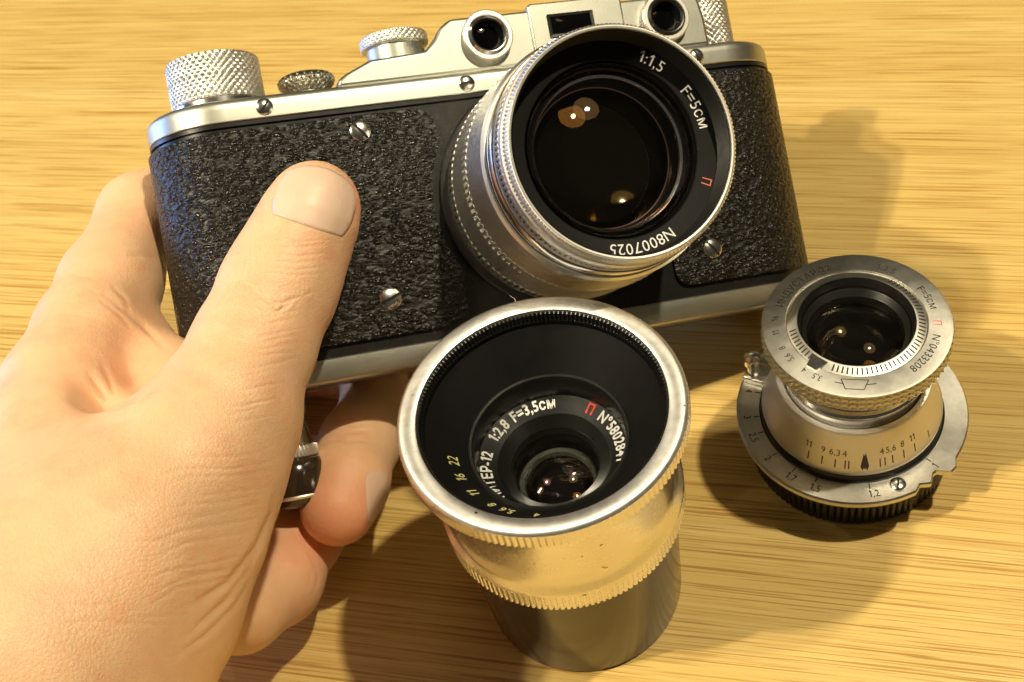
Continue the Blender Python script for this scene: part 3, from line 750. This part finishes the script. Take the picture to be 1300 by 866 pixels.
WRIST = chain([(100, 780, 197, 19.0), (0, 900, 192, 26.0), (-170, 1080, 188, 28.0)])
DORSUM = chain([(85, 500, 227, 11.5), (85, 600, 217, 15.5), (80, 720, 206, 20.0), (30, 830, 198, 24.0)])
INDEX = chain([(85, 500, 228, 11.0), (114, 425, 236, 9.6), (140, 362, 246, 9.2), (180, 275, 262, 8.4), (262, 230, 283, 8.2), (365, 215, 291, 8.0)])
WEB = chain([(110, 420, 239, 8.0), (165, 448, 241, 8.0), (210, 488, 234, 8.0), (250, 560, 220, 9)])
MIDDLE = chain([(110, 575, 243, 12.0), (240, 540, 277, 9.5), (380, 450, 294, 8.8), (470, 470, 286, 7.8), (480, 512, 271, 7.5), (457, 562, 256, 7.7), (440, 612, 247, 7.9), (429, 645, 243, 7.3)])
RING = chain([(120, 680, 232, 13), (260, 660, 262, 9.5), (398, 608, 268, 8.2), (384, 674, 253, 7.9), (354, 738, 243, 7.7), (305, 772, 234, 7.6), (235, 770, 225, 8)])
def hand_sdf(X):
    d = chain_d(X, *THUMB, 3.0)
    d = smin(d, chain_d(X, *THENAR, 4.0), 5.0)
    d = smin(d, chain_d(X, *WRIST, 6.0), 10.0)
    d = smin(d, chain_d(X, *DORSUM, 6.0), 9.0)
    di = chain_d(X, *INDEX, 4.0)
    d = smin(d, di, 4.0)
    d = smin(d, chain_d(X, *WEB, 4.0), 4.0)
    # the dimple where the web folds
    c = dp(128, 505, 211)
    q = X - c; dd = np.sqrt((q * q).sum(-1)) - 2.2
    d = -smin(-d, dd, 7.0)
    d = smin(d, chain_d(X, *MIDDLE, 3.0), 1.2)
    d = smin(d, chain_d(X, *RING, 4.0), .8)
    return d
def surface_nets(lo, hi, h):
    n = np.ceil((hi - lo) / h).astype(int) + 1
    ax = [lo[i] + h * np.arange(n[i]) for i in range(3)]
    Fv = np.empty(n, np.float32)
    for i in range(n[0]):
        Y, Z = np.meshgrid(ax[1], ax[2], indexing='ij')
        Fv[i] = hand_sdf(np.stack([np.full_like(Y, ax[0][i]), Y, Z], -1))
    ins = Fv < 0
    c = [np.s_[:-1], np.s_[1:]]
    cnt = sum(ins[c[a], c[b], c[e]].astype(np.int8) for a in (0, 1) for b in (0, 1) for e in (0, 1))
    act = (cnt > 0) & (cnt < 8)
    idx = np.full(act.shape, -1, np.int64); ijk = np.argwhere(act); idx[act] = np.arange(len(ijk))
    acc = np.zeros((len(ijk), 3)); num = np.zeros(len(ijk))
    for axis in range(3):
        o1, o2 = [a for a in range(3) if a != axis]
        for p in (0, 1):
            for q in (0, 1):
                A = ijk.copy(); A[:, o1] += p; A[:, o2] += q; B = A.copy(); B[:, axis] += 1
                fa, fb = Fv[tuple(A.T)], Fv[tuple(B.T)]; m = (fa < 0) != (fb < 0)
                t = fa[m] / (fa[m] - fb[m]); pt = A[m].astype(float); pt[:, axis] += t
                acc[m] += pt; num[m] += 1
    V = lo + h * acc / num[:, None]
    quads = []
    for axis in range(3):
        o1, o2 = [a for a in range(3) if a != axis]
        sl0 = [slice(None)] * 3; sl1 = [slice(None)] * 3; sl0[axis] = slice(None, -1); sl1[axis] = slice(1, None)
        m = ins[tuple(sl0)] != ins[tuple(sl1)]
        e = np.argwhere(m); e = e[(e[:, o1] > 0) & (e[:, o2] > 0) & (e[:, o1] < act.shape[o1]) & (e[:, o2] < act.shape[o2])]
        q = []
        for p, r in ((0, 0), (1, 0), (1, 1), (0, 1)):
            k = e.copy(); k[:, o1] -= p; k[:, o2] -= r; q.append(idx[tuple(k.T)])
        q = np.stack(q, 1); quads.append(q[q.min(1) >= 0])
    return V, np.concatenate(quads)
def project(P):
    q = np.stack([(P - CAM) @ RIGHT, (P - CAM) @ UP, (P - CAM) @ FWD], -1)
    return CX + F_PX * q[..., 0] / q[..., 2], CY - F_PX * q[..., 1] / q[..., 2], q[..., 2]
def grad(P, e=.25):
    g = np.stack([hand_sdf(P + np.eye(3)[i] * e) - hand_sdf(P - np.eye(3)[i] * e) for i in range(3)], -1)
    return g / np.maximum(1e-9, np.linalg.norm(g, axis=-1, keepdims=True))
def pl_dist(u, v, line):
    """distance to the polyline and a weight that fades towards its two ends"""
    L_ = [math.hypot(x1 - x0, y1 - y0) for (x0, y0), (x1, y1) in zip(line[:-1], line[1:])]; tot = sum(L_); acc = 0.0
    d = np.full(u.shape, 1e9); s = np.zeros(u.shape)
    for (x0, y0), (x1, y1), ln in zip(line[:-1], line[1:], L_):
        dx, dy = x1 - x0, y1 - y0; t = np.clip(((u - x0) * dx + (v - y0) * dy) / (dx * dx + dy * dy), 0, 1)
        e = np.hypot(u - x0 - t * dx, v - y0 - t * dy); m = e < d
        d = np.where(m, e, d); s = np.where(m, (acc + t * ln) / tot, s); acc += ln
    return d, np.clip(np.minimum(s, 1 - s) * 3.5, 0, 1) ** .8
# skin folds: path (as seen), depth mm, half-width px, nearest/farthest distance
CREASES = [
    ([(343, 240), (345, 256), (349, 271), (390, 285), (434, 299), (447, 287), (455, 258), (455, 244)], .08, 2.4, 0, 232),      # nail fold of the thumb
    # big folds: palm edge, web, dimple
    ([(350, 612), (347, 650), (326, 695), (292, 738), (232, 778)], .36, 5, 0, 230), ([(338, 680), (315, 725), (285, 765), (230, 815)], .24, 4.5, 0, 230),
    ([(328, 715), (300, 768), (262, 806), (215, 840)], .18, 4, 0, 230),
    ([(128, 372), (150, 388), (180, 412), (214, 446)], .28, 4, 0, 262), ([(124, 378), (150, 398), (168, 418)], .18, 3, 0, 262), ([(140, 362), (158, 378), (166, 398)], .18, 3, 0, 262),
    ([(112, 522), (140, 516), (170, 506), (205, 488), (232, 462)], .35, 5, 0, 240), ([(110, 470), (128, 495), (140, 512)], .2, 4, 0, 240), ([(92, 492), (115, 508), (136, 516)], .2, 4, 0, 240), ([(128, 460), (140, 485), (146, 505)], .2, 4, 0, 240),
    ([(160, 322), (185, 325), (205, 330)], .2, 4, 0, 290),
    # little whorl on the thumb knuckle
    ([(318, 366), (330, 376), (345, 384), (358, 385), (374, 378), (384, 377)], .15, 2.4, 0, 232), ([(330, 352), (333, 368), (340, 382)], .10, 2.2, 0, 232), ([(346, 385), (352, 394), (362, 392), (372, 380)], .11, 2.2, 0, 232),
    ([(352, 396), (364, 386)], .15, 2, 0, 232), ([(322, 384), (338, 394), (356, 397)], .15, 2.2, 0, 232), ([(298, 353), (312, 362), (326, 366)], .12, 2.2, 0, 232), ([(386, 374), (396, 372)], .12, 2.2, 0, 232),
    # curled finger: lines over its joint
    ([(408, 548), (440, 560), (482, 556)], .2, 3, 235, 300), ([(402, 540), (440, 549), (486, 545)], .15, 2.6, 235, 300), ([(398, 574), (415, 560), (436, 555)], .15, 2.6, 235, 300), ([(404, 532), (440, 540), (486, 536)], .12, 2.6, 235, 300), ([(395, 585), (430, 574), (470, 578)], .08, 2.4, 235, 300),
    ([(392, 700), (404, 730), (398, 755)], .14, 3, 228, 300), ([(380, 700), (396, 728), (390, 752)], .1, 3, 228, 300),
]
_rc = random.Random(7)
def wob(line, a): return [(x + _rc.uniform(-a, a), y + _rc.uniform(-a, a)) for x, y in line]
for k in range(15):                                                 # fine lines across the thumb below the knuckle
    y = 398 + k * 9.5 + _rc.uniform(-3, 3); x0 = 288 - (y - 398) * .42 + _rc.uniform(-6, 22); x1 = 398 - (y - 398) * .22 + _rc.uniform(-28, 4)
    CREASES.append((wob([(x0, y + 6), ((x0 + x1) / 2, y + 8), (x1, y - 4)], 2.5), _rc.uniform(.03, .075), 2.0, 0, 232))
for k in range(6):                                                  # and between knuckle and nail
    y = 300 + k * 9 + _rc.uniform(-3, 3); CREASES.append((wob([(338 - k * 3, y + 2), (375, y + 6), (415, y + 2)], 2), _rc.uniform(.03, .06), 1.8, 0, 232))
for k in range(13):                                                 # lines fanning over the ball of the thumb
    y = 575 + k * 15 + _rc.uniform(-4, 4); xr = 352 - max(0, y - 610) * .30; ln = _rc.uniform(80, 170)
    CREASES.append((wob([(xr, y - 8), (xr - ln * .35, y + 2), (xr - ln * .7, y + 4 + k * .8), (xr - ln, y + 12 + k * 2)], 3), _rc.uniform(.03, .085), 2.4, 0, 230))
for k in range(9):
    x = 60 + _rc.uniform(0, 160); y = 600 + _rc.uniform(0, 230); CREASES.append((wob([(x, y), (x + 40, y - 4), (x + 85, y - 2)], 4), _rc.uniform(.04, .09), 3, 0, 230))
for k in range(8):
    x = 70 + _rc.uniform(0, 60); y = 330 + k * 17; CREASES.append((wob([(x, y), (x + 30, y + 3), (x + 60, y + 10)], 3), _rc.uniform(.04, .09), 2.4, 0, 270))
def displace(P, Nn):
    u, v, D = project(P)
    view = P - CAM; view /= np.linalg.norm(view, axis=1, keepdims=True)
    face = np.clip(-(view * Nn).sum(1) * 3, 0, 1)
    out = np.zeros(len(P)); vis = np.flatnonzero(face > 0); uv, vv, Dv = u[vis], v[vis], D[vis]
    for line, dep, wpx, d0, d1 in CREASES:
        xs = [p[0] for p in line]; ys = [p[1] for p in line]; pad = wpx * 5
        i = np.flatnonzero((uv > min(xs) - pad) & (uv < max(xs) + pad) & (vv > min(ys) - pad) & (vv < max(ys) + pad) & (Dv > d0) & (Dv < d1))
        d, tp = pl_dist(uv[i], vv[i], line); k = vis[i]
        out[k] += face[k] * tp * (-dep * np.exp(-(d / wpx) ** 2) + dep * .25 * np.exp(-((d - 2.1 * wpx) / (1.3 * wpx)) ** 2))
    return P + Nn * out[:, None]

def subdivide(V, Q):
    n = len(V); E = np.concatenate([Q[:, [i, (i + 1) % 4]] for i in range(4)]); E.sort(1)
    key = E[:, 0] * n + E[:, 1]; uk, inv = np.unique(key, return_inverse=True)
    mid = (V[uk // n] + V[uk % n]) / 2; cen = V[Q].mean(1)
    m = len(Q); e = [n + inv[i * m:(i + 1) * m] for i in range(4)]; c = n + len(uk) + np.arange(m)
    W = np.concatenate([V, mid, cen])
    return W, np.concatenate([np.stack([Q[:, i], e[i], c, e[i - 1]], 1) for i in range(4)])
hand_o = dp(60, 860, 200)
def build_hand():
    allp = [(p, r) for c in (THUMB, THENAR, DORSUM, INDEX, WEB, MIDDLE, RING) for p, r in zip(*c)]
    allp += [(dp(20, 900, 192), 27), (dp(-120, 1030, 189), 27)]
    lo = np.min([p - r - 3 for p, r in allp], 0); hi = np.max([p + r + 3 for p, r in allp], 0)
    V, Q = surface_nets(lo, hi, .85)
    Nn = grad(V)
    V = V - Nn * hand_sdf(V)[:, None]
    for lev in range(2):
        if lev == 0:
            V, Q = subdivide(V, Q); Nn = grad(V); V = V - Nn * hand_sdf(V)[:, None]
        else:
            W6, Q = subdivide(np.concatenate([V, Nn], 1), Q); V, Nn = W6[:, :3].copy(), W6[:, 3:].copy()
    fn = np.cross(V[Q[:, 2]] - V[Q[:, 0]], V[Q[:, 3]] - V[Q[:, 1]]); flip = (fn * Nn[Q[:, 0]]).sum(1) < 0; Q[flip] = Q[flip][:, ::-1]
    me = bpy.data.meshes.new('hand'); me.vertices.add(len(V)); me.loops.add(len(Q) * 4); me.polygons.add(len(Q))
    me.loops.foreach_set('vertex_index', Q.ravel().astype(np.int32)); me.polygons.foreach_set('loop_start', np.arange(0, len(Q) * 4, 4, dtype=np.int32))
    me.vertices.foreach_set('co', (V * MM).ravel().astype(np.float32)); me.update(calc_edges=True)
    print('hand faces', len(Q))
    u, v, D = project(V)
    P = displace(V, Nn)
    # nail beds sink a little
    me.vertices.foreach_set('co', ((P - hand_o) * MM).ravel().astype(np.float32)); me.update()
    fl = np.zeros(len(P))
    def blob(u0, v0, D0, R, s): 
        c = dp(u0, v0, D0); return s * np.exp(-(((P - c) ** 2).sum(1)) / (R * R))
    fl += blob(400, 215, 228, 6, .35) + blob(425, 672, 240, 11, .82) + blob(170, 470, 232, 9, .35) + blob(140, 512, 222, 6, .6) + blob(452, 262, 228, 7, .8) + blob(420, 340, 226, 7, .35) + blob(330, 400, 224, 7, .25) + blob(420, 610, 240, 8, .2) + blob(196, 320, 252, 6, .4) + blob(385, 380, 225, 6, .3) + blob(356, 388, 219, 4, .35)
    at = me.attributes.new('flush', 'FLOAT', 'POINT'); at.data.foreach_set('value', np.clip(fl, 0, 1).astype(np.float32))
    me.materials.append(M_SKIN); me.shade_smooth(); me.name = 'hand'
    o = link('hand', me); o.location = [x * MM for x in hand_o]
    tag(o, 'bare left hand gripping the camera, thumb pressed on its leather front, two fingertips curled below', 'hand')
    return o
hand = build_hand()
def nail(center_uvD, axis_uvD, side_hint, L, W, lift=.22, name='fingernail', mat=None):
    """curved plate laid on the finger; axis runs to the free edge"""
    c = dp(*center_uvD); a = dp(*axis_uvD) - c; a /= np.linalg.norm(a)
    n0 = grad(c[None])[0]
    p = c.copy()
    for _ in range(30): p = p - n0 * hand_sdf(p[None])[0]
    n0 = grad(p[None])[0]; a = a - n0 * (a @ n0); a /= np.linalg.norm(a); s = np.cross(a, n0)
    nu, nv = 25, 21; V = []
    for i in range(nv):
        y = -1 + 2 * i / (nv - 1)
        for j in range(nu):
            x = -1 + 2 * j / (nu - 1)
            # square to rounded outline
            ex = x * math.sqrt(max(0, 1 - .32 * y * y * (1.0 if y > 0 else .9))); ey = y * math.sqrt(max(0, 1 - .38 * x * x))
            q = p + s * ex * W / 2 + a * ey * L / 2 + n0 * 3
            for _ in range(14): q = q - n0 * hand_sdf(q[None])[0] * .8
            e = max(abs(x), -y if y < 0 else y * .9)
            h = lift * (1 - max(0, e - .85) / .15 * 1.25)
            V.append(q + n0 * h)
    V = np.array(V); Fc = grid_faces(nv, nu, False)
    o = mk(name, V - hand_o, Fc, mat or M_NAIL, hand, angle=None)
    sd = o.modifiers.new('thick', 'SOLIDIFY'); sd.thickness = .35 * MM; sd.offset = -1
    return o
nail((402, 249, 219), (414, 205, 224), None, 12.4, 14.6, .07)
nail((476, 630, 242), (462, 690, 243), None, 10, 6.5, .10, mat=M_NAILROSE)

# ================================================================== little fitting between palm and fingers
gm = zm @ Matrix.Translation((-49.2 * MM, -51.6 * MM, -10 * MM)) @ Matrix.Scale(1.0, 4)
grip = empty('tripod_screw', gm)
tag(grip, 'small black grip with knurled silver collar below the camera base, half hidden by thumb', 'camera grip')
def gp(name, VF, mat): return mk(name, VF[0], VF[1], mat, grip, xf=AXY * np.array([1, 1, 1, 1]))
def flipz(VF): V, Fc = VF; V = V.copy(); V[:, 2] *= -1; return V, Fc
gp('neck', flipz(lathe([(3.9, .6), (3.9, 4.0), (3.0, 4.4), (3.0, 5.4)], 64)), M_CHROME)
gp('stem', flipz(lathe([(3.0, 5.0), (3.4, 5.6), (4.4, 9.6), (4.6, 9.8)], 64)), M_CHROME)
gp('collar', flipz(teeth_band(5.0, 9.8, 12.2, 40, .35, r_in=3.5)), M_KNURL)
gp('body', flipz(lathe([(4.2, 12.1), (5.2, 12.6), (5.8, 13.6), (6.1, 15.2), (6.0, 19.0), (5.4, 20.6), (4.4, 21.4), (.01, 21.8)], 64)), M_BLACKGLOSS)
gp('rim', flipz(lathe([(5.95, 19.1), (6.1, 19.4), (5.8, 19.8)], 64)), M_KNURL)

# ================================================================== lint
def fibre():
    pts = [(-3.6, -43.0, 2.0), (-3.2, -42.2, 2.4), (-3.4, -41.2, 2.5), (-4.2, -40.4, 2.2)]
    pts = [np.array(p) for p in pts]; V = []; n = 6
    P = []
    for i in range(len(pts) - 1):
        for k in range(5): P.append(pts[i] + (pts[i + 1] - pts[i]) * k / 5)
    P.append(pts[-1])
    for p in P:
        for j in range(n): a = 2 * PI * j / n; V.append(p + np.array([math.cos(a), 0, math.sin(a)]) * .09)
    V = np.array(V); c = V.mean(0)
    o = mk('lint_fibre', V - c, grid_faces(len(P), n, True), M_WHITE)
    o.matrix_world = zm @ Matrix.Translation([x * MM for x in c])
    tag(o, 'short curled white lint fibre on the camera front, above the wide silver rim', 'lint')
fibre()
